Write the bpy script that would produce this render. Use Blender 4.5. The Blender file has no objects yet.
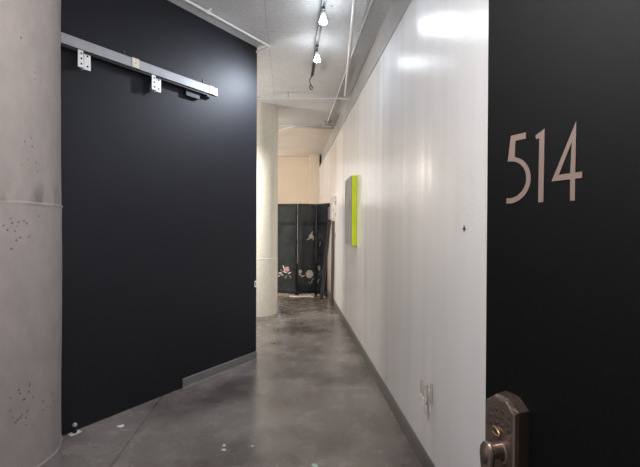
import bpy, bmesh, math, random
from mathutils import Vector, Matrix, noise
random.seed(7)
S = bpy.context.scene
COL = S.collection

# ------------------------------------------------------------------ materials
def new_mat(name):
    m = bpy.data.materials.new(name); m.use_nodes = True
    nt = m.node_tree
    return m, nt, nt.nodes['Principled BSDF']

def mat(name, col, rough=.5, metal=0., var=0., scale=8., bump=0., bscale=60., spec=.5, emit=None, estr=0., coat=0.):
    m, nt, b = new_mat(name)
    b.inputs['Roughness'].default_value = rough
    b.inputs['Metallic'].default_value = metal
    b.inputs['Specular IOR Level'].default_value = spec
    b.inputs['Coat Weight'].default_value = coat
    tc = nt.nodes.new('ShaderNodeTexCoord')
    n = nt.nodes.new('ShaderNodeTexNoise'); n.inputs['Scale'].default_value = scale; n.inputs['Detail'].default_value = 5
    nt.links.new(tc.outputs['Object'], n.inputs['Vector'])
    r = nt.nodes.new('ShaderNodeValToRGB')
    r.color_ramp.elements[0].position = .3; r.color_ramp.elements[1].position = .7
    r.color_ramp.elements[0].color = tuple(c*(1-var) for c in col)+(1,)
    r.color_ramp.elements[1].color = tuple(min(1, c*(1+var)) for c in col)+(1,)
    nt.links.new(n.outputs['Fac'], r.inputs['Fac']); nt.links.new(r.outputs['Color'], b.inputs['Base Color'])
    if bump:
        n2 = nt.nodes.new('ShaderNodeTexNoise'); n2.inputs['Scale'].default_value = bscale; n2.inputs['Detail'].default_value = 3
        nt.links.new(tc.outputs['Object'], n2.inputs['Vector'])
        bp = nt.nodes.new('ShaderNodeBump'); bp.inputs['Strength'].default_value = bump; bp.inputs['Distance'].default_value = .01
        nt.links.new(n2.outputs['Fac'], bp.inputs['Height']); nt.links.new(bp.outputs['Normal'], b.inputs['Normal'])
    if emit:
        b.inputs['Emission Color'].default_value = emit+(1,); b.inputs['Emission Strength'].default_value = estr
    return m

def N(nt, t, **k):
    n = nt.nodes.new(t)
    for a, v in k.items():
        if a in n.inputs: n.inputs[a].default_value = v
        else: setattr(n, a, v)
    return n

def mapping(nt, scale, loc=(0,0,0)):
    tc = N(nt, 'ShaderNodeTexCoord'); mp = N(nt, 'ShaderNodeMapping')
    mp.inputs['Scale'].default_value = scale; mp.inputs['Location'].default_value = loc
    nt.links.new(tc.outputs['Object'], mp.inputs['Vector'])
    return mp.outputs['Vector']

def noise_n(nt, vec, scale, detail=4, rough=.55):
    n = N(nt, 'ShaderNodeTexNoise'); n.inputs['Scale'].default_value = scale
    n.inputs['Detail'].default_value = detail; n.inputs['Roughness'].default_value = rough
    nt.links.new(vec, n.inputs['Vector']); return n.outputs['Fac']

def ramp(nt, fac, stops):
    r = N(nt, 'ShaderNodeValToRGB')
    e = r.color_ramp.elements
    while len(e) < len(stops): e.new(.5)
    for i, (p, c) in enumerate(stops):
        e[i].position = p
        e[i].color = (c, c, c, 1) if isinstance(c, (int, float)) else tuple(c)+(1,)
    nt.links.new(fac, r.inputs['Fac']); return r.outputs['Color']

def mix(nt, a, b, fac, mode='MIX'):
    m = N(nt, 'ShaderNodeMix'); m.data_type = 'RGBA'; m.blend_type = mode
    for s, v in ((m.inputs[6], a), (m.inputs[7], b), (m.inputs[0], fac)):
        if isinstance(v, (int, float)): s.default_value = v
        elif isinstance(v, tuple): s.default_value = v+(1,)
        else: nt.links.new(v, s)
    return m.outputs[2]

def bump(nt, h, strength, dist, prev=None):
    b = N(nt, 'ShaderNodeBump'); b.inputs['Strength'].default_value = strength; b.inputs['Distance'].default_value = dist
    nt.links.new(h, b.inputs['Height'])
    if prev is not None: nt.links.new(prev, b.inputs['Normal'])
    return b.outputs['Normal']

def floor_mat():
    m, nt, b = new_mat('polished_concrete')
    v = mapping(nt, (1,1,1))
    big = noise_n(nt, v, 1.3, 4, .5); mid = noise_n(nt, v, 5.5, 6, .6); fine = noise_n(nt, v, 40, 4)
    c1 = ramp(nt, big, [(.3, (.140,.121,.109)), (.5, (.245,.213,.193)), (.72, (.315,.280,.256))])
    c2 = ramp(nt, mid, [(.25, (.62,.62,.62)), (.7, (1,1,1))])
    c = mix(nt, c1, c2, .8, 'MULTIPLY')
    wisp = noise_n(nt, mapping(nt, (1, 1, 1), (3.1, 7.7, 0)), 1.7, 3, .5)
    c = mix(nt, c, ramp(nt, wisp, [(.36, (.45,.44,.43)), (.5, (1,1,1))]), .8, 'MULTIPLY')
    c3 = ramp(nt, fine, [(.3, .8), (.7, 1.)])
    c = mix(nt, c, c3, 1., 'MULTIPLY')
    # a saw-cut joint
    v2 = N(nt, 'ShaderNodeTexCoord').outputs['Object']
    sp = N(nt, 'ShaderNodeSeparateXYZ'); nt.links.new(v2, sp.inputs[0])
    ad = N(nt, 'ShaderNodeMath', operation='ADD'); ad.inputs[1].default_value = 1.0; nt.links.new(sp.outputs['X'], ad.inputs[0])
    ab = N(nt, 'ShaderNodeMath', operation='ABSOLUTE'); nt.links.new(ad.outputs[0], ab.inputs[0])
    line = ramp(nt, ab.outputs[0], [(.003, 0.), (.007, 1.)])
    c = mix(nt, mix(nt, c, (.45,.42,.40), 1., 'MULTIPLY'), c, line)
    nt.links.new(c, b.inputs['Base Color'])
    rr = ramp(nt, mid, [(.3, .17), (.7, .34)])
    nt.links.new(rr, b.inputs['Roughness'])
    b.inputs['Specular IOR Level'].default_value = .55
    nt.links.new(bump(nt, mid, .02, .006), b.inputs['Normal'])
    return m

def concrete_mat(name, col, scale=(1,1,1), seam=None, holes=True, var=.12, rough=.85, bs=.4):
    m, nt, b = new_mat(name)
    v = mapping(nt, scale)
    big = noise_n(nt, v, 1.6, 7, .62); fine = noise_n(nt, v, 26, 6)
    lo = tuple(x*(1-var) for x in col); hi = tuple(x*(1+var) for x in col)
    c = ramp(nt, big, [(.32, lo), (.68, hi)])
    c = mix(nt, c, ramp(nt, fine, [(.3, .88), (.7, 1.)]), 1., 'MULTIPLY')
    nrm = bump(nt, fine, bs*.5, .004)
    if holes:
        lump = noise_n(nt, mapping(nt, (1,1,.8)), 9, 4)
        nrm = bump(nt, lump, .35, .012, nrm)
        for sc_, lo_, hi_, g0, gs in ((13, .05, .09, .63, 4.), (30, .06, .11, .60, 6.), (55, .12, .22, .56, 5.)):
            vv = mapping(nt, (1,1,.8), (sc_*.37, 1.3, .2))
            vo = N(nt, 'ShaderNodeTexVoronoi'); vo.inputs['Scale'].default_value = sc_
            nt.links.new(vv, vo.inputs['Vector'])
            h = ramp(nt, vo.outputs['Distance'], [(lo_, 0.), (hi_, 1.)])
            gate = ramp(nt, noise_n(nt, vv, gs, 2), [(g0, 0.), (g0+.05, 1.)])
            h2 = mix(nt, (1,1,1), h, gate)
            c = mix(nt, mix(nt, c, (.50,.47,.45), 1., 'MULTIPLY'), c, h2)
            nrm = bump(nt, h2, .6, .005, nrm)
    if seam:
        # drip stains that sit above the casting seam
        sp = N(nt, 'ShaderNodeSeparateXYZ'); nt.links.new(N(nt, 'ShaderNodeTexCoord').outputs['Object'], sp.inputs[0])
        band = N(nt, 'ShaderNodeMapRange'); band.inputs['From Min'].default_value = seam; band.inputs['From Max'].default_value = seam+.10
        band.inputs['To Min'].default_value = 1.; band.inputs['To Max'].default_value = 0.; nt.links.new(sp.outputs['Z'], band.inputs['Value'])
        up = N(nt, 'ShaderNodeMath', operation='GREATER_THAN'); up.inputs[1].default_value = seam; nt.links.new(sp.outputs['Z'], up.inputs[0])
        ns = noise_n(nt, mapping(nt, (11,11,3)), 1.6, 3)
        k = N(nt, 'ShaderNodeMath', operation='MULTIPLY'); nt.links.new(band.outputs[0], k.inputs[0]); nt.links.new(up.outputs[0], k.inputs[1])
        k2 = N(nt, 'ShaderNodeMath', operation='MULTIPLY'); nt.links.new(k.outputs[0], k2.inputs[0])
        nt.links.new(ramp(nt, ns, [(.45, 0.), (.62, 1.)]), k2.inputs[1])
        c = mix(nt, c, mix(nt, c, (.58,.54,.52), 1., 'MULTIPLY'), k2.outputs[0])
    nt.links.new(c, b.inputs['Base Color']); nt.links.new(nrm, b.inputs['Normal'])
    b.inputs['Roughness'].default_value = rough; b.inputs['Specular IOR Level'].default_value = .3
    return m

def ceiling_mat():
    m, nt, b = new_mat('ceiling_concrete')
    v = mapping(nt, (1,1,1))
    big = noise_n(nt, v, 1.3, 7, .6); fine = noise_n(nt, v, 30, 5)
    c = ramp(nt, big, [(.3, (.66,.665,.675)), (.7, (.82,.825,.83))])
    c = mix(nt, c, ramp(nt, fine, [(.3, .82), (.7, 1.)]), 1., 'MULTIPLY')
    # formwork panel joints and tie holes
    br = N(nt, 'ShaderNodeTexBrick'); br.offset = 0.; br.inputs['Scale'].default_value = 1.
    br.inputs['Brick Width'].default_value = 1.22; br.inputs['Row Height'].default_value = 1.55
    br.inputs['Mortar Size'].default_value = .006; br.inputs['Mortar Smooth'].default_value = .3
    mp = N(nt, 'ShaderNodeMapping'); mp.inputs['Location'].default_value = (.20, .70, 0)
    nt.links.new(v, mp.inputs['Vector']); nt.links.new(mp.outputs[0], br.inputs['Vector'])
    c = mix(nt, c, mix(nt, c, (.84,.83,.82), 1., 'MULTIPLY'), br.outputs['Fac'])
    vo = N(nt, 'ShaderNodeTexVoronoi'); vo.inputs['Scale'].default_value = 3.2; nt.links.new(v, vo.inputs['Vector'])
    h = ramp(nt, vo.outputs['Distance'], [(.035, 0.), (.06, 1.)])
    gate = ramp(nt, noise_n(nt, v, 2.4, 2), [(.5, 0.), (.53, 1.)])
    h2 = mix(nt, (1,1,1), h, gate)
    c = mix(nt, mix(nt, c, (.5,.48,.46), 1., 'MULTIPLY'), c, h2)
    nt.links.new(c, b.inputs['Base Color'])
    nt.links.new(bump(nt, fine, .25, .004), b.inputs['Normal'])
    b.inputs['Roughness'].default_value = .7
    return m

def white_wall_mat():
    m, nt, b = new_mat('white_satin_paint')
    st = noise_n(nt, mapping(nt, (1, 5, .35)), 1.5, 2, .5)      # roller lanes
    orange = noise_n(nt, mapping(nt, (1, 1, .75)), 85, 3)
    soft = noise_n(nt, mapping(nt, (1, 2.4, .10)), 1.2, 2)
    c = ramp(nt, st, [(.3, (.725,.72,.722)), (.7, (.765,.76,.762))])
    nt.links.new(c, b.inputs['Base Color'])
    nt.links.new(ramp(nt, st, [(.3, .21), (.7, .26)]), b.inputs['Roughness'])
    lanes = noise_n(nt, mapping(nt, (1, 6, .7)), 3., 1)
    n1 = bump(nt, lanes, .03, .008, bump(nt, soft, .38, .03))
    n2 = bump(nt, orange, .24, .004, n1)
    nt.links.new(n2, b.inputs['Normal'])
    b.inputs['Specular IOR Level'].default_value = .5
    return m

M = {}
M['floor'] = floor_mat()
M['ceiling'] = ceiling_mat()
M['white_wall'] = white_wall_mat()
M['header'] = concrete_mat('header_plaster', (.45,.447,.445), holes=False)
M['cream_wall'] = mat('cream_wall_paint', (.77,.68,.57), .6, var=.03, scale=2., bump=.05)
M['cream_ceiling'] = mat('cream_ceiling_paint', (.76,.69,.61), .7, var=.05, scale=2., bump=.05)
M['plain_wall'] = mat('plain_wall_paint', (.62,.60,.58), .6, var=.03, scale=2., bump=.05)
M['black_wall'] = mat('black_wall_paint', (.0085,.0092,.0135), .55, var=.06, scale=3., bump=.05, bscale=90, spec=.3)
M['col_near'] = concrete_mat('column_concrete', (.225,.204,.195), scale=(1,1,.55), seam=1.46)
M['col_far'] = concrete_mat('painted_column', (.83,.79,.69), holes=False, var=.04, rough=.6, bs=.15)
M['vinyl'] = mat('grey_vinyl_base', (.16,.155,.15), .5, var=.06, scale=6.)
M['vinyl_r'] = mat('charcoal_vinyl_base', (.125,.118,.115), .45, var=.06, scale=6.)
M['steel'] = mat('galvanised_steel', (.36,.37,.39), .5, .25, var=.08, scale=14., bump=.05)
M['zinc'] = mat('white_zinc_plate', (.82,.83,.85), .4, .2, var=.05, scale=20.)
M['beige'] = mat('beige_bracket', (.70,.66,.55), .55, var=.06, scale=20.)
M['dark_metal'] = mat('dark_metal', (.02,.02,.022), .45, .3, var=.1)
M['hole'] = mat('dark_hole', (.01,.01,.01), .8)
M['pipe'] = mat('white_painted_pipe', (.84,.84,.84), .32, .0, var=.06, scale=12.)
M['conduit'] = mat('grey_conduit', (.62,.62,.63), .35, .2, var=.06, scale=12.)
M['track'] = mat('track_metal', (.07,.07,.08), .5, .0, var=.08)
M['bulb'] = mat('lit_bulb', (.9,.9,.9), .4, emit=(.86,.93,1.), estr=26.)
M['bulb_warm'] = mat('lit_pendant_globe', (.9,.85,.8), .4, emit=(1.,.80,.58), estr=60.)
M['door'] = mat('black_door_paint', (.0012,.0015,.0018), .6, var=.08, scale=4., bump=.025, bscale=70, spec=.12)
M['digit'] = mat('brown_vinyl_lettering', (.125,.088,.072), .55, var=.04)
M['bronze'] = mat('aged_bronze', (.20,.150,.132), .25, .85, var=.18, scale=30., bump=.06, bscale=120)
M['bronze_dark'] = mat('dark_bronze_button', (.06,.047,.042), .4, .6, var=.1)
M['brass'] = mat('bright_brass_ring', (.75,.52,.27), .3, .9, var=.05)
M['lime'] = mat('lime_green_edge', (.80,.93,.008), .5, var=.03)
M['lacquer'] = mat('black_lacquer', (.013,.015,.018), .2, var=.2, scale=5., coat=.3)
M['lacquer_in'] = mat('grey_black_lacquer', (.024,.030,.034), .22, var=.4, scale=7., coat=.3)
M['lacq_edge'] = mat('pale_grey_edge', (.40,.39,.39), .4, var=.2, scale=20.)
M['petal'] = mat('pearl_petal', (.62,.55,.50), .4, var=.25, scale=40.)
M['petal_pink'] = mat('pink_stone_petal', (.50,.28,.26), .4, var=.25, scale=40.)
M['leaf'] = mat('grey_green_leaf', (.25,.26,.22), .4, var=.25, scale=40.)
M['plank'] = mat('dark_plank', (.060,.058,.060), .45, var=.2, scale=10.)
M['plank2'] = mat('dark_brown_plank', (.060,.042,.038), .5, var=.2, scale=10.)
M['fin_plastic'] = mat('dull_pinkish_plastic', (.50,.455,.435), .4, var=.06)
M['plastic'] = mat('white_plastic', (.72,.70,.68), .4, var=.05)
M['debris'] = mat('pale_scrap', (.75,.74,.70), .6, var=.1)
M['green_scrap'] = mat('pale_green_scrap', (.38,.50,.42), .6, var=.1)
M['sheet'] = mat('clear_white_sheet', (.80,.77,.74), .35, var=.2, scale=30.)
def glow_pane_mat():
    m, nt, b = new_mat('added_glow_pane')
    b.inputs['Emission Color'].default_value = (.90,.95,1.,1); b.inputs['Emission Strength'].default_value = 1.6
    return m
M['glow_pane'] = glow_pane_mat()
def canvas_mat():
    m, nt, b = new_mat('grey_streaked_paint')
    v = mapping(nt, (1, 14, 1.2)); f = noise_n(nt, v, 2.2, 6, .65)
    g = noise_n(nt, mapping(nt, (1,1,1)), 2.5, 3)
    c = ramp(nt, f, [(.3, (.13,.134,.14)), (.5, (.26,.266,.28)), (.64, (.66,.67,.69))])
    c = mix(nt, c, ramp(nt, g, [(.35, .6), (.65, 1.)]), .6, 'MULTIPLY')
    nt.links.new(c, b.inputs['Base Color']); b.inputs['Roughness'].default_value = .6
    nt.links.new(bump(nt, f, .4, .004), b.inputs['Normal'])
    return m
M['canvas'] = canvas_mat()
def panel_mat():
    m, nt, b = new_mat('mottled_white_board')
    f = noise_n(nt, mapping(nt, (1,1,1)), 9, 5, .7)
    c = ramp(nt, f, [(.38, (.36,.30,.27)), (.52, (.68,.65,.62)), (.7, (.78,.77,.75))])
    nt.links.new(c, b.inputs['Base Color']); b.inputs['Roughness'].default_value = .5
    return m
M['mottled'] = panel_mat()

# ------------------------------------------------------------------ mesh helpers (all in world coordinates)
def box(bm, lo, hi, bev=0.):
    vs = [bm.verts.new((x, y, z)) for z in (lo[2], hi[2]) for y in (lo[1], hi[1]) for x in (lo[0], hi[0])]
    fs = [bm.faces.new([vs[i] for i in q]) for q in ((0,2,3,1),(4,5,7,6),(0,1,5,4),(2,6,7,3),(0,4,6,2),(1,3,7,5))]
    if bev:
        es = {e for f in fs for e in f.edges}
        bmesh.ops.bevel(bm, geom=list(es), offset=bev, segments=2, affect='EDGES', profile=.5)
    return bm

def fbox(bm, o, ax, ay, az, lo, hi, bev=0.):
    """box in a frame with origin o and unit axes"""
    t = bmesh.new(); box(t, lo, hi, bev)
    join(bm, t, Matrix.Translation(o) @ Matrix((ax, ay, az)).transposed().to_4x4())

def join(bm, t, mtx=None):
    if mtx is not None: t.transform(mtx)
    me = bpy.data.meshes.new('tmp'); t.to_mesh(me); t.free(); bm.from_mesh(me); bpy.data.meshes.remove(me)

def tube(bm, pts, r, seg=12, caps=True):
    pts = [Vector(p) for p in pts]; rings = []
    up = Vector((0,0,1))
    for i, p in enumerate(pts):
        d = (pts[min(i+1, len(pts)-1)]-pts[max(i-1, 0)]).normalized()
        a = d.cross(up) if abs(d.dot(up)) < .95 else d.cross(Vector((1,0,0)))
        a.normalize(); b = d.cross(a)
        rr = r[i] if isinstance(r, (list, tuple)) else r
        rings.append([bm.verts.new(p+(a*math.cos(t)+b*math.sin(t))*rr) for t in [2*math.pi*k/seg for k in range(seg)]])
    for r0, r1 in zip(rings, rings[1:]):
        for k in range(seg): bm.faces.new((r0[k], r0[(k+1)%seg], r1[(k+1)%seg], r1[k]))
    if caps: bm.faces.new(rings[0][::-1]); bm.faces.new(rings[-1])
    return bm

def lathe(bm, prof, c=(0,0,0), seg=32, axis=None):
    """prof: (radius, height) pairs; around z at c, or around axis"""
    rings = []
    if axis is None: R = Matrix.Identity(3)
    else: R = Vector((0,0,1)).rotation_difference(Vector(axis)).to_matrix()
    for r, h in prof:
        rings.append([bm.verts.new(Vector(c)+R@Vector((r*math.cos(t), r*math.sin(t), h))) for t in [2*math.pi*k/seg for k in range(seg)]])
    for r0, r1 in zip(rings, rings[1:]):
        for k in range(seg): bm.faces.new((r0[k], r0[(k+1)%seg], r1[(k+1)%seg], r1[k]))
    bm.faces.new(rings[0][::-1]); bm.faces.new(rings[-1])
    return bm

def prism(bm, pts, o, ax, ay, az, d0, d1):
    """2-d outline pts in the plane (ax, ay) extruded along az from d0 to d1"""
    o, ax, ay, az = map(Vector, (o, ax, ay, az))
    lo = [bm.verts.new(o+ax*u+ay*v+az*d0) for u, v in pts]; hi = [bm.verts.new(o+ax*u+ay*v+az*d1) for u, v in pts]
    f0 = bm.faces.new(lo); f1 = bm.faces.new(hi)
    n = len(pts)
    for k in range(n): bm.faces.new((lo[k], lo[(k+1)%n], hi[(k+1)%n], hi[k]))
    return f0, f1, hi

def obj(name, bm, m, parent=None, loc=None, smooth=False, angle=40):
    bmesh.ops.recalc_face_normals(bm, faces=bm.faces[:])
    me = bpy.data.meshes.new(name)
    if loc is None:
        xs = [v.co for v in bm.verts]
        mn = [min(p[i] for p in xs) for i in range(3)]; mx = [max(p[i] for p in xs) for i in range(3)]
        loc = ((mn[0]+mx[0])/2, (mn[1]+mx[1])/2, mn[2])
    loc = Vector(loc)
    bmesh.ops.translate(bm, verts=bm.verts[:], vec=-loc)
    bm.to_mesh(me); bm.free()
    if smooth:
        for p in me.polygons: p.use_smooth = True
        try: me.set_sharp_from_angle(angle=math.radians(angle))
        except Exception: pass
    me.materials.append(m)
    o = bpy.data.objects.new(name, me); COL.objects.link(o)
    if parent is not None:
        o.parent = parent; loc = loc - world_loc(parent)
    o.location = loc
    return o

def world_loc(o):
    p = Vector(o.location)
    while o.parent: o = o.parent; p += Vector(o.location)
    return p

def thing(name, label, cat, loc, group=None):
    o = bpy.data.objects.new(name, None); COL.objects.link(o); o.location = loc; o.empty_display_size = .1
    return tag(o, label, cat, group)

def tag(o, label, cat, group=None):
    o['label'] = label; o['category'] = cat
    if group: o['group'] = group
    return o

def struct(o, label=None, cat=None):
    o['kind'] = 'structure'
    if label: o['label'] = label
    if cat: o['category'] = cat
    return o

def copy_thing(o, delta):
    def rec(a, parent):
        c = a.copy(); COL.objects.link(c); c.parent = parent
        for ch in [x for x in S.objects if x.parent == a]: rec(ch, c)
        return c
    c = rec(o, None); c.location = Vector(o.location)+Vector(delta)
    return c

def B(*a, **k): return box(bmesh.new(), *a, **k)

# ------------------------------------------------------------------ the shell
XW = .775; HC = 3.17; LT = 2.815; YF = 11.0
struct(obj('floor', B((-4.5,-2.6,-.12),(3.2,11.2,0)), M['floor'], loc=(0,0,0)), 'polished grey brown concrete floor with dark blotches', 'floor')
struct(obj('ceiling', B((-4.5,-2.6,HC),(3.2,7.72,HC+.2)), M['ceiling'], loc=(0,0,HC)), 'bare grey concrete ceiling slab with formwork lines', 'ceiling')
struct(obj('ceiling_far', B((-4.5,7.72,HC-.035),(3.2,11.2,HC+.2)), M['cream_ceiling'], loc=(0,0,HC)), 'cream painted ceiling at the far end of the hall', 'ceiling')
struct(obj('wall_right', B((XW,-.06,0),(XW+.12,YF,LT)), M['white_wall'], loc=(0,0,0)), 'long white satin painted wall', 'wall')
bm = B((XW+.05,-.06,LT),(XW+.12,YF,HC))
struct(obj('wall_right_header', bm, M['header'], loc=(0,0,0)), 'grey recessed strip of wall above the white wall', 'wall')
bm = B((XW-.006,-.06,LT-.012),(XW+.05,YF,LT+.010))
struct(obj('trim_1', bm, M['header']), 'thin ledge along the top of the white wall', 'trim')
bm = B((-4.5,YF,0),(.9,YF+.15,HC)); 
struct(obj('wall_back', bm, M['cream_wall'], loc=(0,0,0)), 'cream far wall above the black folding screen', 'wall')
struct(obj('wall_back_pier', B((.54,YF-.40,0),(XW,YF,HC-.035)), M['cream_wall'], loc=(0,0,0)), 'cream boxed pier in the far corner', 'wall')
struct(obj('wall_left_far', B((-4.15,2.6,0),(-4.0,YF,HC)), M['plain_wall'], loc=(0,0,0)))
# diagonal black partition
A_ = Vector((-1.472,2.81,0)); B_ = Vector((-.338,4.302,0)); D = (B_-A_).normalized(); NN = Vector((D.y,-D.x,0))   # NN: towards the corridor
S0 = -1.62; S1 = (B_-A_).length+.022
Zv = Vector((0,0,1))
bm = bmesh.new(); fbox(bm, A_, D, -NN, Zv, (S0,0,0), (S1,.12,HC))
struct(obj('wall_left', bm, M['black_wall'], loc=(0,0,0)), 'diagonal matt black partition wall', 'wall')
e0 = A_+D*S0
struct(obj('wall_left_near', B((e0.x-.20,-.06,0),(e0.x-.06,e0.y+.15,HC)), M['plain_wall'], loc=(0,0,0)))
struct(obj('wall_left_return', B((-4.15,e0.y+.15,0),(e0.x-.06,e0.y+.27,HC)), M['plain_wall'], loc=(0,0,0)))
# front wall with the doorway behind the viewer, and the corridor outside
bm = B((-2.8,-.20,0),(-.215,-.06,HC)); box(bm, (.745,-.20,0),(3.0,-.06,HC)); box(bm, (-.215,-.20,2.14),(.745,-.06,HC))
struct(obj('wall_front', bm, M['plain_wall'], loc=(0,0,0)))
struct(obj('wall_corridor', B((-2.8,-2.45,0),(3.0,-2.3,HC)), M['plain_wall'], loc=(0,0,0)))
struct(obj('wall_corridor_left', B((-2.95,-2.45,0),(-2.8,-.06,HC)), M['plain_wall'], loc=(0,0,0)))
struct(obj('wall_corridor_right', B((3.0,-2.45,0),(3.15,-.06,HC)), M['plain_wall'], loc=(0,0,0)))
# bases
bm = bmesh.new(); prism(bm, [(0,0),(.010,0),(.010,.095),(.006,.107),(0,.107)], (XW,0,0), (-1,0,0), (0,0,1), (0,1,0), .03, YF-.1)
struct(obj('baseboard_right', bm, M['vinyl_r']), 'dark grey vinyl base along the white wall', 'baseboard')
tb = .975
bm = bmesh.new(); prism(bm, [(0,0),(.014,0),(.009,.008),(.008,.070),(.004,.078),(0,.078)], A_, NN, Zv, D, tb, S1)
struct(obj('baseboard_left', bm, M['vinyl']), 'short grey vinyl base at the end of the black wall', 'baseboard')
# added glowing panel on the far wall, hidden by the column, for wall glare
wf = struct(obj('glow_panel_1', B((-.76,YF-.03,.10),(-.34,YF+.0,3.0)), M['plastic'], loc=(-.55,YF,.10)), 'tall narrow glowing panel added in the far wall', 'glow panel')
bm = B((-.73,YF-.035,.14),(-.37,YF-.031,1.50)); box(bm, (-.73,YF-.035,1.55),(-.37,YF-.031,2.96))
obj('glow_pane', bm, M['glow_pane'], wf)

# ------------------------------------------------------------------ round columns
def column(c, R, z1, rings, m, name, label, amp, holes=()):
    bm = bmesh.new(); seg = 72; prof = []
    z = 0.
    zs = [i*.06 for i in range(int(z1/.06)+1)]+[z1]
    for s in rings: zs += [s-.024, s-.016, s-.010, s-.006, s-.003, s, s+.003, s+.006, s+.010]
    zs = sorted(zs)
    rows = []
    for z in zs:
        row = []
        base = R
        for k in range(seg):
            t = 2*math.pi*k/seg
            p = Vector((math.cos(t)*R, math.sin(t)*R, z))
            d = noise.noise(Vector((p.x*4, p.y*4, z*1.5)))*amp+noise.noise(Vector((p.x*13, p.y*13, z*9)))*amp*.4
            for s in rings:
                sz = s+.005*noise.noise(Vector((p.x*9, p.y*9, s)))
                if z < sz: d += .0018
                if -.011 < z-sz < .0: d += .0035*max(0, .6+.9*noise.noise(Vector((p.x*22, p.y*22, s))))
            rr = base+d
            row.append(bm.verts.new((c[0]+rr*math.cos(t), c[1]+rr*math.sin(t), z)))
        rows.append(row)
    for a, b in zip(rows, rows[1:]):
        for k in range(seg): bm.faces.new((a[k], a[(k+1)%seg], b[(k+1)%seg], b[k]))
    bm.faces.new(rows[0][::-1]); bm.faces.new(rows[-1])
    return tag(obj(name, bm, m, smooth=True, angle=50), label, 'column')
# near column: its right-hand silhouette is the sight line at the doorway's left
cw = Vector((-1.43*math.cos(math.radians(4.3))+1.74*math.sin(math.radians(4.3)), 1.43*math.sin(math.radians(4.3))+1.74*math.cos(math.radians(4.3)), 0))
column((cw.x+.013, cw.y), .293, HC, (.40, 1.46), M['col_near'], 'concrete_column', 'bare pitted grey concrete column with cast ring seams beside the black wall', .0035)
column((-.455,6.545), .288, HC, (.86,), M['col_far'], 'concrete_column', 'smooth off-white round column behind the end of the black wall', .0008)

# ------------------------------------------------------------------ sliding-door rail on the black wall
def bw(px, z, out=0.):
    return A_+D*px+NN*out+Zv*z
rail = thing('sliding_door_rail', 'galvanised sliding door rail across the black wall with two hangers', 'rail', A_+D*.4+Zv*2.55)
R0, R1 = -1.45, 1.305
bm = bmesh.new()   # front face channel: a C section
prism(bm, [(.030,2.545),(.062,2.545),(.062,2.612),(.0,2.612),(.0,2.606),(.056,2.606),(.056,2.551),(.036,2.551),(.036,2.556),(.030,2.556)], A_, NN, Zv, D, R0, R1)
obj('channel', bm, M['steel'], rail)
bm = bmesh.new(); prism(bm, [(.008,2.528),(.052,2.528),(.052,2.545),(.008,2.545)], A_, NN, Zv, D, R0, R1-.10)
obj('lower_lip', bm, M['dark_metal'], rail)
bm = bmesh.new(); prism(bm, [(.0,2.53),(.006,2.53),(.006,2.606),(.0,2.606)], A_, NN, Zv, D, R0, R1-.05)
obj('back_plate', bm, M['dark_metal'], rail)
for s in (.475, 1.205):
    bm = bmesh.new(); fbox(bm, A_, D, NN, Zv, (s,.060,2.546), (s+.055,.066,2.613), .001)
    fbox(bm, A_, D, NN, Zv, (s,.0,2.611), (s+.055,.066,2.616))
    sl = obj('bracket_sleeve', bm, M['beige'], rail)
    bm = bmesh.new(); lathe(bm, [(.005,0),(.005,.002)], bw(s+.027,2.58,.066), 10, NN)
    obj('screw', bm, M['steel'], sl)
    bm = bmesh.new(); tube(bm, [bw(s-.045,2.605,.03), bw(s-.045,2.66,.03)], .006, 8)
    obj('stop_pin', bm, M['dark_metal'], rail)
bm = bmesh.new(); fbox(bm, A_, D, NN, Zv, (.985,.004,2.475), (1.13,.03,2.529), .002)
obj('dark_block', bm, M['dark_metal'], rail)  # plain dark block below the rail near its right end
for s in (.098, .645):
    bm = bmesh.new(); lathe(bm, [(.006,0),(.018,.001),(.018,.011),(.006,.012)], bw(s+.035,2.575,.040), 16, NN)
    tube(bm, [bw(s+.035,2.575,.045), bw(s+.035,2.54,.045), bw(s+.035,2.50,.042)], .006, 8)
    hg = obj('hanger', bm, M['dark_metal'], rail)
    for k, (a, b, oo, hh) in enumerate(((0,.034,.048,0), (.044,.086,.040,-.004))):
        bm = bmesh.new(); fbox(bm, A_, D, NN, Zv, (s+a,oo,2.428+hh), (s+b,oo+.005,2.544+hh), .001)
        fbox(bm, A_, D, NN, Zv, (s+(a if k else b-.004),oo-.028,2.428+hh), (s+(a+.004 if k else b),oo,2.544+hh))
        pl = obj('hanger_plate', bm, M['zinc'], hg if False else rail)
        for z in (2.452, 2.488, 2.522):
            if k == 1 and z == 2.488: continue
            bm = bmesh.new(); lathe(bm, [(.0065,0),(.0065,.0015)], bw(s+(a+b)/2+(.004 if k == 0 else 0), z+hh, oo+.0045), 10, NN)
            obj('screw_hole', bm, M['hole'], pl)
for o in [x for x in rail.children_recursive]:
    zw = world_loc(o).z
    for v in o.data.vertices: v.co.z = 1.38+(zw+v.co.z-1.38)*.974-zw
# small strike plate at the wall's end
bm = bmesh.new(); fbox(bm, A_, D, NN, Zv, (S1-.030,0,.735), (S1-.004,.004,.800), .001)
sp = tag(obj('strike_plate', bm, M['zinc']), 'tiny white metal plate low on the black wall end', 'plate')
bm = bmesh.new(); fbox(bm, A_, D, NN, Zv, (S1-.022,.0035,.752), (S1-.012,.0048,.784)); obj('strike_slot', bm, M['hole'], sp)
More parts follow.
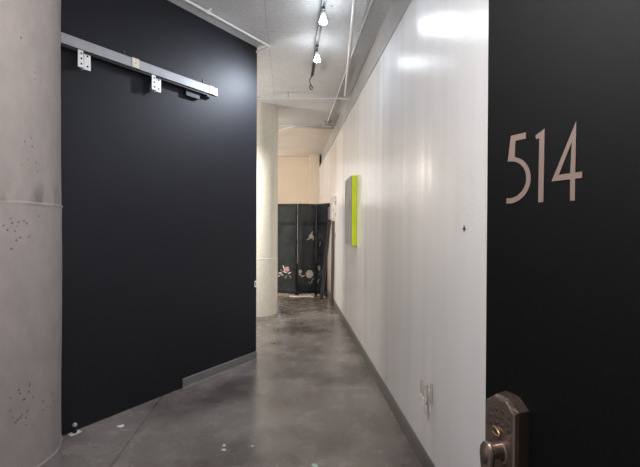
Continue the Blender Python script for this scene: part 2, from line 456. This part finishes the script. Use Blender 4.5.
# floor guide of the missing door
g = bw(.085, 0, .035)
fg = thing('floor_guide', 'small dark floor guide with shiny cap at the foot of the black wall', 'door guide', g)
bm = bmesh.new(); fbox(bm, g, D, NN, Zv, (-.035,-.02,0), (.035,.02,.004), .001); obj('base_plate', bm, M['zinc'], fg)
bm = bmesh.new(); lathe(bm, [(.014,.004),(.014,.045),(.012,.05)], g, 16); obj('post', bm, M['dark_metal'], fg, smooth=True)
bm = bmesh.new(); lathe(bm, [(.015,.050),(.015,.058),(.010,.066),(.003,.069)], g, 16); obj('cap', bm, M['steel'], fg, smooth=True)

# ------------------------------------------------------------------ pipes under the ceiling
def pipe(name, label, pts, r, m, cat='pipe'):
    bm = bmesh.new(); tube(bm, pts, r, 12); return tag(obj(name, bm, m, smooth=True), label, cat)
cb = thing('conduit', 'thin pale conduit running above the black wall and bending back to it', 'conduit', (-.55,3.75,3.14))
off = [bw(-.2,3.145,.165), bw(.4,3.145,.165), bw(1.15,3.145,.165), bw(S1-.04,3.145,.165), bw(S1-.005,3.144,.160), bw(S1+.012,3.141,.140), bw(S1+.010,3.137,.11), bw(S1-.006,3.128,.03), bw(S1-.008,3.125,.0)]
bm = bmesh.new(); tube(bm, off, .011, 12); obj('tubing', bm, M['pipe'], cb, smooth=True)
d2 = D
bm = bmesh.new(); tube(bm, [bw(1.10,3.145,.165)-D*.02, bw(1.10,3.145,.165)+D*.02], .016, 12); obj('coupling', bm, M['pipe'], cb, smooth=True)
bm = bmesh.new(); fbox(bm, bw(1.10,3.145,.165), D, NN, Zv, (-.008,-.03,.012), (.008,.03,.025)); obj('strap', bm, M['pipe'], cb)
sp_ = thing('sprinkler_pipe', 'bright white pipe slanting under the ceiling to the white wall', 'pipe', (.62,4.4,3.08))
bm = bmesh.new(); tube(bm, [(.30,1.2,3.10), (.499,3.199,3.10), (.752,5.60,3.10)], .017, 14); obj('tubing', bm, M['pipe'], sp_, smooth=True)
for t in (.15, .55, .9):
    p = Vector((.30,1.2,3.10)).lerp(Vector((.752,5.60,3.10)), t)
    bm = bmesh.new(); box(bm, (p.x-.004,p.y-.012,3.112), (p.x+.004,p.y+.012,HC)); obj('hanger_strap', bm, M['conduit'], sp_)
cp = thing('sprinkler_pipe', 'thin pale pipe crossing the hall from the white column to the white wall', 'pipe', (.2,5.72,3.09))
bm = bmesh.new(); tube(bm, [(-1.6,5.80,3.09), (-.406,5.755,3.09), (.74,5.69,3.09)], .0125, 12); obj('tubing', bm, M['pipe'], cp, smooth=True)
bm = bmesh.new(); tube(bm, [(.715,5.692,3.09), (XW+.049,5.688,3.09)], .022, 12); obj('elbow_fitting', bm, M['pipe'], cp, smooth=True)
bm = bmesh.new(); box(bm, (-.02,5.72,3.10), (.0,5.74,HC)); obj('hanger_strap', bm, M['conduit'], cp)
wc = thing('conduit', 'grey conduit running along the ceiling beside the white wall to the junction box', 'conduit', (.665,4.,3.14))
bm = bmesh.new(); tube(bm, [(.655,.2,3.145), (.657,4.39,3.145), (.672,7.30,3.145)], .013, 12); obj('tubing', bm, M['conduit'], wc, smooth=True)
for y in (1.5, 3.9, 6.2):
    bm = bmesh.new(); box(bm, (.632,y-.010,3.156), (.684,y+.010,HC)); obj('strap', bm, M['conduit'], wc)
jb = thing('junction_box', 'square grey junction box where the far ceiling conduits meet', 'junction box', (.675,7.36,3.09))
bm = B((.615,7.30,3.10),(.735,7.42,HC), bev=.006); bx_ = obj('box', bm, M['conduit'], jb)
bm = B((.61,7.295,3.092),(.74,7.425,3.10), bev=.002); obj('cover', bm, M['conduit'], jb)
for x, y in ((.63,7.315), (.72,7.405)):
    bm = bmesh.new(); lathe(bm, [(.005,-.003),(.005,0)], (x,y,3.092), 10); obj('screw', bm, M['steel'], jb)
pipe('conduit', 'short conduit from the junction box to the white wall', [(.735,7.37,3.13), (XW+.049,7.42,3.13)], .011, M['conduit'], 'conduit')
pipe('conduit', 'pale conduit bowing across the far ceiling from the junction box', [(.615,7.37,3.125), (.40,7.36,3.12), (.15,7.42,3.11), (-.02,7.56,3.10), (-.14,7.66,3.09), (-.9,7.67,3.09)], .012, M['pipe'], 'conduit')
pipe('conduit', 'straight pale conduit across the far ceiling behind the junction box', [(.60,7.60,3.161), (.0,7.63,3.161), (-1.2,7.68,3.161)], .010, M['pipe'], 'conduit')

# ------------------------------------------------------------------ track lighting
TX = .27
tr = thing('lighting_track', 'dark ceiling lighting track with a hooked loose end', 'lighting track', (TX,3.,3.12))
bm = bmesh.new(); prism(bm, [(-.016,3.105),(-.006,3.105),(-.006,3.118),(.006,3.118),(.006,3.105),(.016,3.105),(.016,3.128),(-.016,3.128)], (TX,0,0), (1,0,0), Zv, (0,1,0), .55, 4.92)
obj('rail', bm, M['track'], tr)
for y in (.8, 2.3, 3.75, 4.75):
    bm = bmesh.new(); tube(bm, [(TX,y,3.128), (TX,y,HC)], .004, 8); lathe(bm, [(.018,HC-.006-3.0),(.018,HC-3.0)], (TX,y,3.0), 12)
    obj('suspension_rod', bm, M['track'], tr)
bm = bmesh.new()
pts = [(TX,4.92,3.117), (TX-.01,4.98,3.112), (TX-.025,5.02,3.09), (TX-.012,5.03,3.05), (TX+.012,5.03,3.01), (TX+.006,5.03,2.985), (TX-.012,5.03,2.985), (TX-.020,5.03,3.01), (TX-.016,5.03,3.04)]
tube(bm, pts, .006, 8); obj('loose_cable', bm, M['dark_metal'], tr, smooth=True)
def lamp(y, zb, label):
    t = thing('track_spotlight', label, 'ceiling lamp', (TX,y,3.10), 'spotlights on the ceiling track')
    bm = B((TX-.013,y-.045,3.085),(TX+.013,y+.045,3.105), bev=.003); obj('adapter', bm, M['track'], t)
    bm = bmesh.new(); tube(bm, [(TX,y,3.085), (TX+.004,y,zb+.052)], .006, 10); obj('stem', bm, M['track'], t)
    bm = bmesh.new(); lathe(bm, [(.010,.056),(.017,.052),(.019,.030),(.017,.024)], (TX+.004,y,zb), 20); obj('socket', bm, M['pipe'], t, smooth=True)
    bm = bmesh.new(); lathe(bm, [(.013,.026),(.018,.010),(.029,-.018),(.033,-.028),(.030,-.035),(.010,-.039)], (TX+.004,y,zb), 20)
    obj('bulb', bm, M['bulb'], t, smooth=True)
    return t
lamp(3.38, 3.03, 'brighter white track spotlight, nearer of the two on the track')
lamp(4.11, 3.005, 'white track spotlight by the loose end of the track')

# ------------------------------------------------------------------ canvas on the white wall
pa = thing('painting', 'grey streaked canvas with lime green sides on the white wall', 'painting', (XW-.03,5.02,1.132))
bm = B((XW-.056,4.735,1.132),(XW+.0005,5.31,1.935), bev=.002); obj('canvas_edge', bm, M['lime'], pa)
bm = B((XW-.059,4.737,1.134),(XW-.0555,5.308,1.933)); obj('painted_face', bm, M['canvas'], pa)

# ------------------------------------------------------------------ outlet with plug, nail, switch, board on the white wall
ol = thing('power_outlet', 'white power outlet low on the white wall near the door', 'outlet', (XW,2.26,.42))
bm = B((XW-.006,2.215,.36),(XW,2.29,.475), bev=.002); obj('cover_plate', bm, M['plastic'], ol)
for z in (.392, .443):
    bm = bmesh.new(); prism(bm, [(.017*math.cos(a), .014*math.sin(a)) for a in [k*math.pi/8 for k in range(16)]], (XW-.006,2.2525,z), (0,1,0), Zv, (-1,0,0), 0, .003)
    sk = obj('socket', bm, M['plastic'], ol)
    for dy in (-.006, .006):
        bm = B((XW-.0095,2.2525+dy-.001,z-.004),(XW-.0088,2.2525+dy+.001,z+.006)); obj('slot', bm, M['hole'], sk)
pl = thing('plug_adapter', 'white plug adapter with upright fins pushed into the wall outlet', 'plug', (XW-.0095,2.25,.36))
bm = B((XW-.030,2.232,.375),(XW-.0085,2.275,.455), bev=.004); obj('body', bm, M['plastic'], pl)
bm = bmesh.new(); tube(bm, [(XW-.022,2.222,.325), (XW-.024,2.236,.505)], .011, 4); obj('fin', bm, M['fin_plastic'], pl)
bm = B((XW-.044,2.250,.427),(XW-.032,2.276,.526), bev=.002); obj('fin', bm, M['fin_plastic'], pl)
bm = B((XW-.0098,2.188,.415),(XW-.0035,2.214,.528), bev=.002); obj('fin', bm, M['fin_plastic'], pl)
bm = bmesh.new(); tube(bm, [(XW-.026,2.245,.415), (XW-.048,2.262,.447)], .006, 8); obj('prong_arm', bm, M['plastic'], pl)
bm = bmesh.new(); lathe(bm, [(.004,0),(.004,.002)], (XW-.026,2.2175,.41), 10, (0,-1,0)); obj('button', bm, M['hole'], pl)
nl = thing('wall_anchor', 'small dark anchor screw alone in the middle of the white wall', 'screw', (XW,1.80,1.362))
bm = bmesh.new(); lathe(bm, [(.006,0),(.006,.003),(.003,.006)], (XW,1.80,1.362), 12, (-1,0,0)); obj('head', bm, M['dark_metal'], nl)
bm = B((XW-.004,1.786,1.360),(XW,1.816,1.364)); box(bm, (XW-.004,1.799,1.35),(XW,1.803,1.376)); obj('cross_wings', bm, M['dark_metal'], nl)
bd = thing('wall_board', 'small mottled off-white board on the white wall above the leaning planks', 'board', (XW,7.0,1.45))
bm = B((XW-.028,6.80,1.47),(XW,7.28,1.80), bev=.004); obj('board', bm, M['mottled'], bd)
for y, h in ((6.83,1.84), (7.26,1.86)):
    bm = B((XW-.032,y-.018,1.44),(XW,y+.018,h), bev=.002); obj('batten', bm, M['mottled'], bd)
bm = B((XW-.040,7.88,1.38),(XW,7.94,1.765), bev=.004); cs = thing('corner_post', 'narrow off-white strip on the white wall behind the folding screen edge', 'strip', (XW-.02,7.91,1.38))
obj('strip', bm, M['plastic'], cs)
bm = B((XW-.042,7.878,1.70),(XW,7.942,1.775)); obj('cap', bm, M['plank2'], cs)
ws = thing('wall_switch', 'pair of tiny dark switches on the white wall below the mottled board', 'switch', (XW,6.79,1.19))
bm = B((XW-.006,6.765,1.155),(XW,6.815,1.245), bev=.002); obj('switch_plate', bm, M['plastic'], ws)
for z in (1.165, 1.205):
    bm = B((XW-.014,6.772,z),(XW-.005,6.808,z+.028), bev=.002); obj('rocker', bm, M['dark_metal'], ws)

# ------------------------------------------------------------------ folding screen
scr = thing('folding_screen', 'black lacquer folding screen with pale flower inlay standing before the far wall', 'folding screen', (.2,8.1,0))
P = [Vector((-.235,8.30,0)), Vector((.165,8.09,0)), Vector((.545,8.20,0)), Vector((.728,7.83,0))]
HS = 1.77
def flower(parent, o, ax, nv, u, z, r, m, petals=8, seed=0):
    rnd = random.Random(seed); bm = bmesh.new()
    for lay in range(2):
        n = petals if lay == 0 else petals-2
        rr = r*(1 if lay == 0 else .58)
        for k in range(n):
            a = 2*math.pi*k/n+rnd.uniform(-.2,.2)+lay*.4
            c = Vector((math.cos(a), math.sin(a)))*rr*.55; w = rr*.36; l = rr*.5
            out = []
            for j in range(8):
                t = 2*math.pi*j/8; e = Vector((math.cos(t)*l, math.sin(t)*w))
                out.append((u+c.x+e.x*math.cos(a)-e.y*math.sin(a), z+c.y+e.x*math.sin(a)+e.y*math.cos(a)))
            prism(bm, out, o, ax, Zv, nv, .0005+lay*.002+.0003*k, .004+lay*.003+.0003*k)
    return obj('flower_inlay', bm, m, parent)
def leafy(parent, o, ax, nv, pts, m, seed=0):
    rnd = random.Random(seed)
    for (u, z, l, a) in pts:
        bm = bmesh.new()
        out = [(u+l*x*math.cos(a)-l*y*math.sin(a), z+l*x*math.sin(a)+l*y*math.cos(a)) for x, y in ((-1,0),(-.4,.26),(.3,.22),(1,0),(.3,-.22),(-.4,-.26))]
        prism(bm, out, o, ax, Zv, nv, .0005+.0004*rnd.random(), .003+.002*rnd.random())
        obj('leaf_inlay', bm, m, parent)
for i in range(3):
    a, b = P[i], P[i+1]; ax = (b-a).normalized(); nv = Vector((ax.y,-ax.x,0)); L = (b-a).length; g_ = .004
    fb = bmesh.new()
    fbox(fb, a, ax, nv, Zv, (g_,-.010,.05), (L-g_,.006,HS-.03))
    pn = obj('screen_panel', fb, M['lacquer_in'], scr)
    bm = bmesh.new()
    for lo, hi in (((g_,-.012,.0),(.034,.012,HS)), ((L-.034,-.012,.0),(L-g_,.012,HS))): fbox(bm, a, ax, nv, Zv, lo, hi, .002)
    for z0, z1 in ((.025,.075), (.50,.52), (1.36,1.42), (HS-.045,HS)): fbox(bm, a, ax, nv, Zv, (.034,-.011,z0), (L-.034,.0105,z1), .002)
    obj('panel_frame', bm, M['lacquer'], pn)
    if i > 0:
        bm = bmesh.new(); fbox(bm, a, ax, nv, Zv, (.000,.0122,.62), (.014,.0150,HS)); obj('pale_edge', bm, M['lacq_edge'], pn)  # thin pale grey strip along the panel's edge
    for z in (.35, 1.0, 1.55):
        bm = bmesh.new(); tube(bm, [a+ax*.004+nv*.014+Zv*z, a+ax*.004+nv*.014+Zv*(z+.07)], .004, 8); obj('hinge', bm, M['dark_metal'], pn)
    o = a+nv*.0062
    if i == 0:
        flower(pn, o, ax, nv, .25, .50, .050, M['petal_pink'], 8, 1)
        leafy(pn, o, ax, nv, [(.17,.53,.055,2.0),(.19,.49,.05,1.2),(.09,.42,.05,.3),(.13,.39,.045,-.5),(.07,.36,.04,.6),(.20,.44,.05,-.2),(.30,.43,.05,.4)], M['petal'], 2)
        leafy(pn, o, ax, nv, [(.22,.35,.04,.9),(.12,.47,.04,-.9),(.31,.36,.04,2.2)], M['leaf'], 3)
    if i == 1:
        flower(pn, o, ax, nv, .255, .405, .078, M['petal'], 11, 4)
        flower(pn, o, ax, nv, .065, .46, .040, M['petal'], 7, 5)
        flower(pn, o, ax, nv, .285, 1.14, .048, M['petal'], 7, 6)
        leafy(pn, o, ax, nv, [(.06,.40,.05,-.4),(.12,.37,.05,.4),(.30,1.20,.05,1.1),(.235,1.09,.05,.5),(.33,1.10,.045,1.4)], M['petal'], 7)
        leafy(pn, o, ax, nv, [(.30,.26,.05,1.2),(.25,.24,.04,2.2),(.33,.31,.04,.2)], M['leaf'], 8)
    if i == 2:
        flower(pn, o, ax, nv, .13, .53, .050, M['leaf'], 8, 9)
        leafy(pn, o, ax, nv, [(.12,.30,.05,.5),(.08,.25,.045,-.5),(.16,1.0,.06,1.2)], M['leaf'], 10)
# crumpled sheet under the screen
bm = bmesh.new(); nx, ny = 26, 5; g2 = []
for i in range(nx+1):
    row = []
    for j in range(ny+1):
        u = i/nx; x = .02+u*.46; y = 7.99-.06*u+(j/ny-.5)*.12-.02*math.sin(6*u)
        row.append(bm.verts.new((x, y, .006+.030*abs(noise.noise(Vector((x*11, y*14, 1))))*(1 if 0 < j < ny else .2))))
    g2.append(row)
for i in range(nx):
    for j in range(ny): bm.faces.new((g2[i][j], g2[i+1][j], g2[i+1][j+1], g2[i][j+1]))
r_ = bmesh.ops.extrude_face_region(bm, geom=bm.faces[:]); bmesh.ops.translate(bm, verts=[v for v in r_['geom'] if isinstance(v, bmesh.types.BMVert)], vec=(0,0,-.006))
tag(obj('plastic_sheet', bm, M['sheet']), 'crumpled pale plastic sheet on the floor at the foot of the folding screen', 'plastic sheet')

# ------------------------------------------------------------------ leaning planks
def plank(p0, p1, w, t, m, label, wd):
    p0, p1 = Vector(p0), Vector(p1); d = (p1-p0).normalized(); wd = Vector(wd); wd = (wd-d*wd.dot(d)).normalized(); n = d.cross(wd)
    bm = bmesh.new(); fbox(bm, p0, wd, n, d, (-w/2,-t/2,0), (w/2,t/2,(p1-p0).length), .003)
    return tag(obj('plank', bm, m), label, 'plank', None)
plank((.600,7.58,.012), (.738,7.50,1.46), .062, .03, M['plank'], 'wide dark plank leaning steeply from the floor to the white wall', (1,-.25,0))
plank((.735,7.04,.008), (.757,7.04,1.43), .05, .022, M['plank2'], 'thin dark brown plank standing nearly upright against the white wall', (1,-.9,0))

# ------------------------------------------------------------------ scraps on the floor
def scrap(x, y, r, m, label, seed):
    rnd = random.Random(seed); bm = bmesh.new(); n = 9
    out = [(x+math.cos(2*math.pi*k/n)*r*rnd.uniform(.6,1.2), y+math.sin(2*math.pi*k/n)*r*rnd.uniform(.5,1.1)) for k in range(n)]
    f0, f1, hi = prism(bm, out, (0,0,0), (1,0,0), (0,1,0), (0,0,1), .0004, .0035)
    for v in hi: v.co.z += rnd.uniform(-.001,.003)
    return tag(obj('paint_chip', bm, m), label, 'chip')
scrap(-.392,2.635,.011, M['debris'], 'white paint chip on the floor, upper of a close pair', 1)
scrap(-.388,2.585,.013, M['debris'], 'white paint chip on the floor, lower of a close pair', 2)
scrap(-.217,2.616,.008, M['debris'], 'tiny pinkish white chip alone on the floor left of centre', 3)
scrap(.156,2.38,.020, M['green_scrap'], 'pale green scrap on the floor at the bottom edge of the photo', 4)
scrap(-1.13,2.93,.022, M['debris'], 'pale scrap on the floor close to the black wall', 5)

# ------------------------------------------------------------------ the open door with its number and lock
E0 = Vector((.4075,.8318,0)); U = Vector((.34259,-.93948,0)); NV = Vector((U.y,-U.x,0))      # NV: out of the numbered face
if NV.dot(Vector((-.4,-.8318,0))) < 0: NV = -NV
bm = bmesh.new(); fbox(bm, E0, U, -NV, Zv, (-.004,0,.012), (.905,.044,2.12), .002)
dr = struct(obj('door_1', bm, M['door'], loc=E0), 'open black entrance door with a brown number and a bronze keypad lock', 'door')
def dp(u, z, n=0.): return E0+U*u+Zv*z+NV*n
def digit(label, outs):
    bm = bmesh.new()
    for pts in outs: prism(bm, pts, E0, U, Zv, NV, .0003, .0016)
    o = obj('door_number', bm, M['digit'], dr); o['label'] = label
def arc(c, rx, rz, a0, a1, n): return [(c[0]+rx*math.cos(math.radians(a0+(a1-a0)*k/n)), c[1]+rz*math.sin(math.radians(a0+(a1-a0)*k/n))) for k in range(n+1)]
# five
o5 = arc((.054,1.4655), .0470, .0445, 75, -99, 24); i5 = arc((.054,1.4665), .0375, .0355, -100, 97, 24)
five = [(.0563,1.551),(.0902,1.551),(.0895,1.5395),(.0668,1.5395),(.0660,1.5125)]+o5+i5+[(.0550,1.505)]
five = [(.0563,1.551),(.0902,1.551),(.0895,1.5395),(.0668,1.5395),(.0658,1.509)]+o5+i5
digit('brown vinyl numeral 5', [five])
digit('brown vinyl numeral 1', [[(.1100,1.5415),(.1285,1.5500),(.1270,1.4205),(.1168,1.4205),(.1180,1.5355),(.1115,1.5345)]])
# four, with its open triangle: outline cut into three strips
digit('brown vinyl numeral 4', [
    [(.1862,1.5510),(.1851,1.4666),(.1765,1.4662),(.1787,1.5180)],
    [(.1425,1.4555),(.1562,1.4657),(.1787,1.5180),(.1862,1.5510)],
    [(.1425,1.4555),(.1967,1.4565),(.1967,1.4668),(.1562,1.4657)],
    [(.1765,1.4561),(.1765,1.4205),(.1850,1.4205),(.1850,1.4563)]])
# lock
LX = .0630
def esc(inset, zt=1.057, zs=1.038, zb=.868, zbs=.890):
    h = .0375-inset
    return [(LX-h,zbs), (LX-.016,zb+inset), (LX+.016,zb+inset), (LX+h,zbs), (LX+h,zs-inset*.5),
            (LX+h*.78,zs+.0075-inset), (LX+.020,zt-.004-inset), (LX+.014,zt-inset), (LX-.014,zt-inset), (LX-.020,zt-.004-inset), (LX-h*.78,zs+.0075-inset), (LX-h,zs-inset*.5)]
bm = bmesh.new()
rows = []
for n_, ins in ((.0,0.), (.024,.0015), (.031,.004), (.033,.0075)):
    rows.append([bm.verts.new(dp(u, z, n_)) for u, z in esc(ins)])
for a, b in zip(rows, rows[1:]):
    for k in range(len(a)): bm.faces.new((a[k], a[(k+1)%len(a)], b[(k+1)%len(b)], b[k]))
bm.faces.new(rows[0]); bm.faces.new(rows[-1])
lk = obj('lock_plate', bm, M['bronze'], dr); lk['label'] = 'aged bronze keypad lock plate'
k = 0
for r in range(3):
    for c in range(4):
        u = LX-.0215+c*.0143; z = 1.030-r*.0130-(.004 if c in (0,3) else 0)
        bm = bmesh.new(); lathe(bm, [(.0038,0),(.0038,.0012),(.0028,.0018)], dp(u,z,.0328), 14, NV); obj('keypad_button', bm, M['bronze_dark'], lk)
# oval brass-rimmed key slot
bm = bmesh.new()
ring = []
for j in range(24):
    t = 2*math.pi*j/24
    ring.append(dp(LX-.008+.0125*math.cos(t), .988+.0065*math.sin(t)-.0005*math.cos(t), .0345+.004*math.cos(t)))
tube(bm, ring+[ring[0], ring[1]], .0014, 8, caps=False); obj('brass_ring', bm, M['brass'], lk)
bm = bmesh.new(); lathe(bm, [(.0060,0),(.0060,.0012),(.003,.0016)], dp(LX-.008,.988,.0329), 20, NV); obj('key_slot', bm, M['bronze_dark'], lk)
# lever: rose, neck and drooping handle
bm = bmesh.new(); lathe(bm, [(.0205,0),(.0205,.001),(.0185,.003),(.015,.004)], dp(LX,.952,.033), 28, NV); obj('lever_rose', bm, M['bronze'], lk, smooth=True)
bm = bmesh.new()
tube(bm, [dp(LX,.956,.036), dp(LX,.957,.045), dp(LX-.001,.957,.056), dp(LX-.002,.955,.062)], [.0165,.0150,.0150,.0125], 20)
# handle: an oval paddle, upper end round the neck, hanging down
rows = []
for s, (z, w, n0, n1) in enumerate([(.9755,.004,.058,.061),(.972,.011,.055,.065),(.964,.0155,.053,.0685),(.950,.0165,.0525,.0700),(.935,.0150,.053,.0695),(.918,.0130,.054,.069),(.900,.0125,.0545,.0685),(.880,.013,.054,.069),(.866,.0115,.055,.0675),(.860,.005,.058,.0645)]):
    row = []
    for j in range(16):
        t = 2*math.pi*j/16
        row.append(bm.verts.new(dp(LX-.002+w*math.cos(t), z, (n0+n1)/2+(n1-n0)/2*math.sin(t))))
    rows.append(row)
for a, b in zip(rows, rows[1:]):
    for j in range(16): bm.faces.new((a[j], a[(j+1)%16], b[(j+1)%16], b[j]))
bm.faces.new(rows[0]); bm.faces.new(rows[-1])
lv = obj('lever', bm, M['bronze'], lk, smooth=True, angle=60)
bm = bmesh.new(); lathe(bm, [(.0075,0),(.0075,.0022),(.006,.003)], dp(LX-.002,.946,.0690), 18, NV); obj('key_cylinder', bm, M['bronze_dark'], lk)
# hinges at the jamb
for z in (.25, 1.05, 1.85):
    bm = bmesh.new(); p = dp(.908, z, -.036); tube(bm, [p, p+Zv*.09], .008, 10); obj('hinge', bm, M['steel'], dr)

# ------------------------------------------------------------------ light
def light(name, kind, loc, energy, col, size=None, rot=None, sx=None, sy=None):
    l = bpy.data.lights.new(name, kind); l.energy = energy; l.color = col
    if kind == 'AREA':
        l.shape = 'RECTANGLE'; l.size = sx; l.size_y = sy
    elif size: l.shadow_soft_size = size
    o = bpy.data.objects.new(name, l); COL.objects.link(o); o.location = loc
    if rot: o.rotation_euler = rot
    return o
for y_, z_, e_ in ((3.28,3.03,6.5),(4.11,3.005,.5),(2.45,3.03,2.5)):  # the nearest beam is added fill above the view, without a head
    l = light('track_and_fill_beam', 'SPOT', (TX+.004,y_,z_-.055), e_, (.78,.87,1.), size=.035)
    l.data.spot_size = math.radians(172); l.data.spot_blend = .8
light('corridor_fill', 'AREA', (-.3,-1.25,3.1), 5, (1.,.91,.87), sx=1.0, sy=.5)  # unseen fill added in the corridor behind the viewer
light('entry_fill', 'POINT', (-.30,.55,2.15), 40, (1.,.965,.96), size=.10)  # unseen light added to lift the lower wall and ceiling
l = light('aimed_track_beam', 'SPOT', (TX-.02,4.11,2.955), 62, (.80,.87,1.), size=.04)
l.data.spot_size = math.radians(140); l.data.spot_blend = 1.
l.rotation_euler = (Vector((-.55,3.95,2.05))-Vector(l.location)).to_track_quat('-Z','Y').to_euler()
l = light('side_room_fill_beam', 'SPOT', (-1.65,4.9,2.85), 200, (1.,.95,.88), size=.08)  # unseen spot added to brighten the white column
l.data.spot_size = math.radians(58); l.data.spot_blend = 1.
l.rotation_euler = (Vector((-.45,6.4,1.4))-Vector(l.location)).to_track_quat('-Z','Y').to_euler()
light('side_room_near_fill', 'POINT', (-1.9,5.6,2.2), 40, (1.,.95,.88), size=.12)  # unseen fill added for the column and the ceiling near it
light('side_room_fill', 'POINT', (-2.6,8.6,2.5), 70, (1.,.88,.75), size=.15)  # unseen warm fill added for the far end

w = bpy.data.worlds.new('World'); S.world = w; w.use_nodes = True
w.node_tree.nodes['Background'].inputs[0].default_value = (.6,.65,.7,1); w.node_tree.nodes['Background'].inputs[1].default_value = .05

# ------------------------------------------------------------------ camera
cam = bpy.data.cameras.new('camera'); co = bpy.data.objects.new('camera', cam); COL.objects.link(co)
cam.sensor_width = 36.; cam.lens = 420/640*36.; cam.clip_start = .02
co.location = (0,0,1.38)
co.rotation_euler = (Matrix.Rotation(-math.radians(4.3),3,'Z') @ Matrix.Rotation(math.radians(90)-math.atan(3.5/420),3,'X') @ Matrix.Rotation(math.radians(.25),3,'Z')).to_euler()
cam.shift_y = -6/640
S.camera = co
S.view_settings.view_transform = 'Standard'; S.view_settings.look = 'None'
S.view_settings.gamma = 1.; S.view_settings.use_curve_mapping = False
S.view_settings.exposure = 1.12
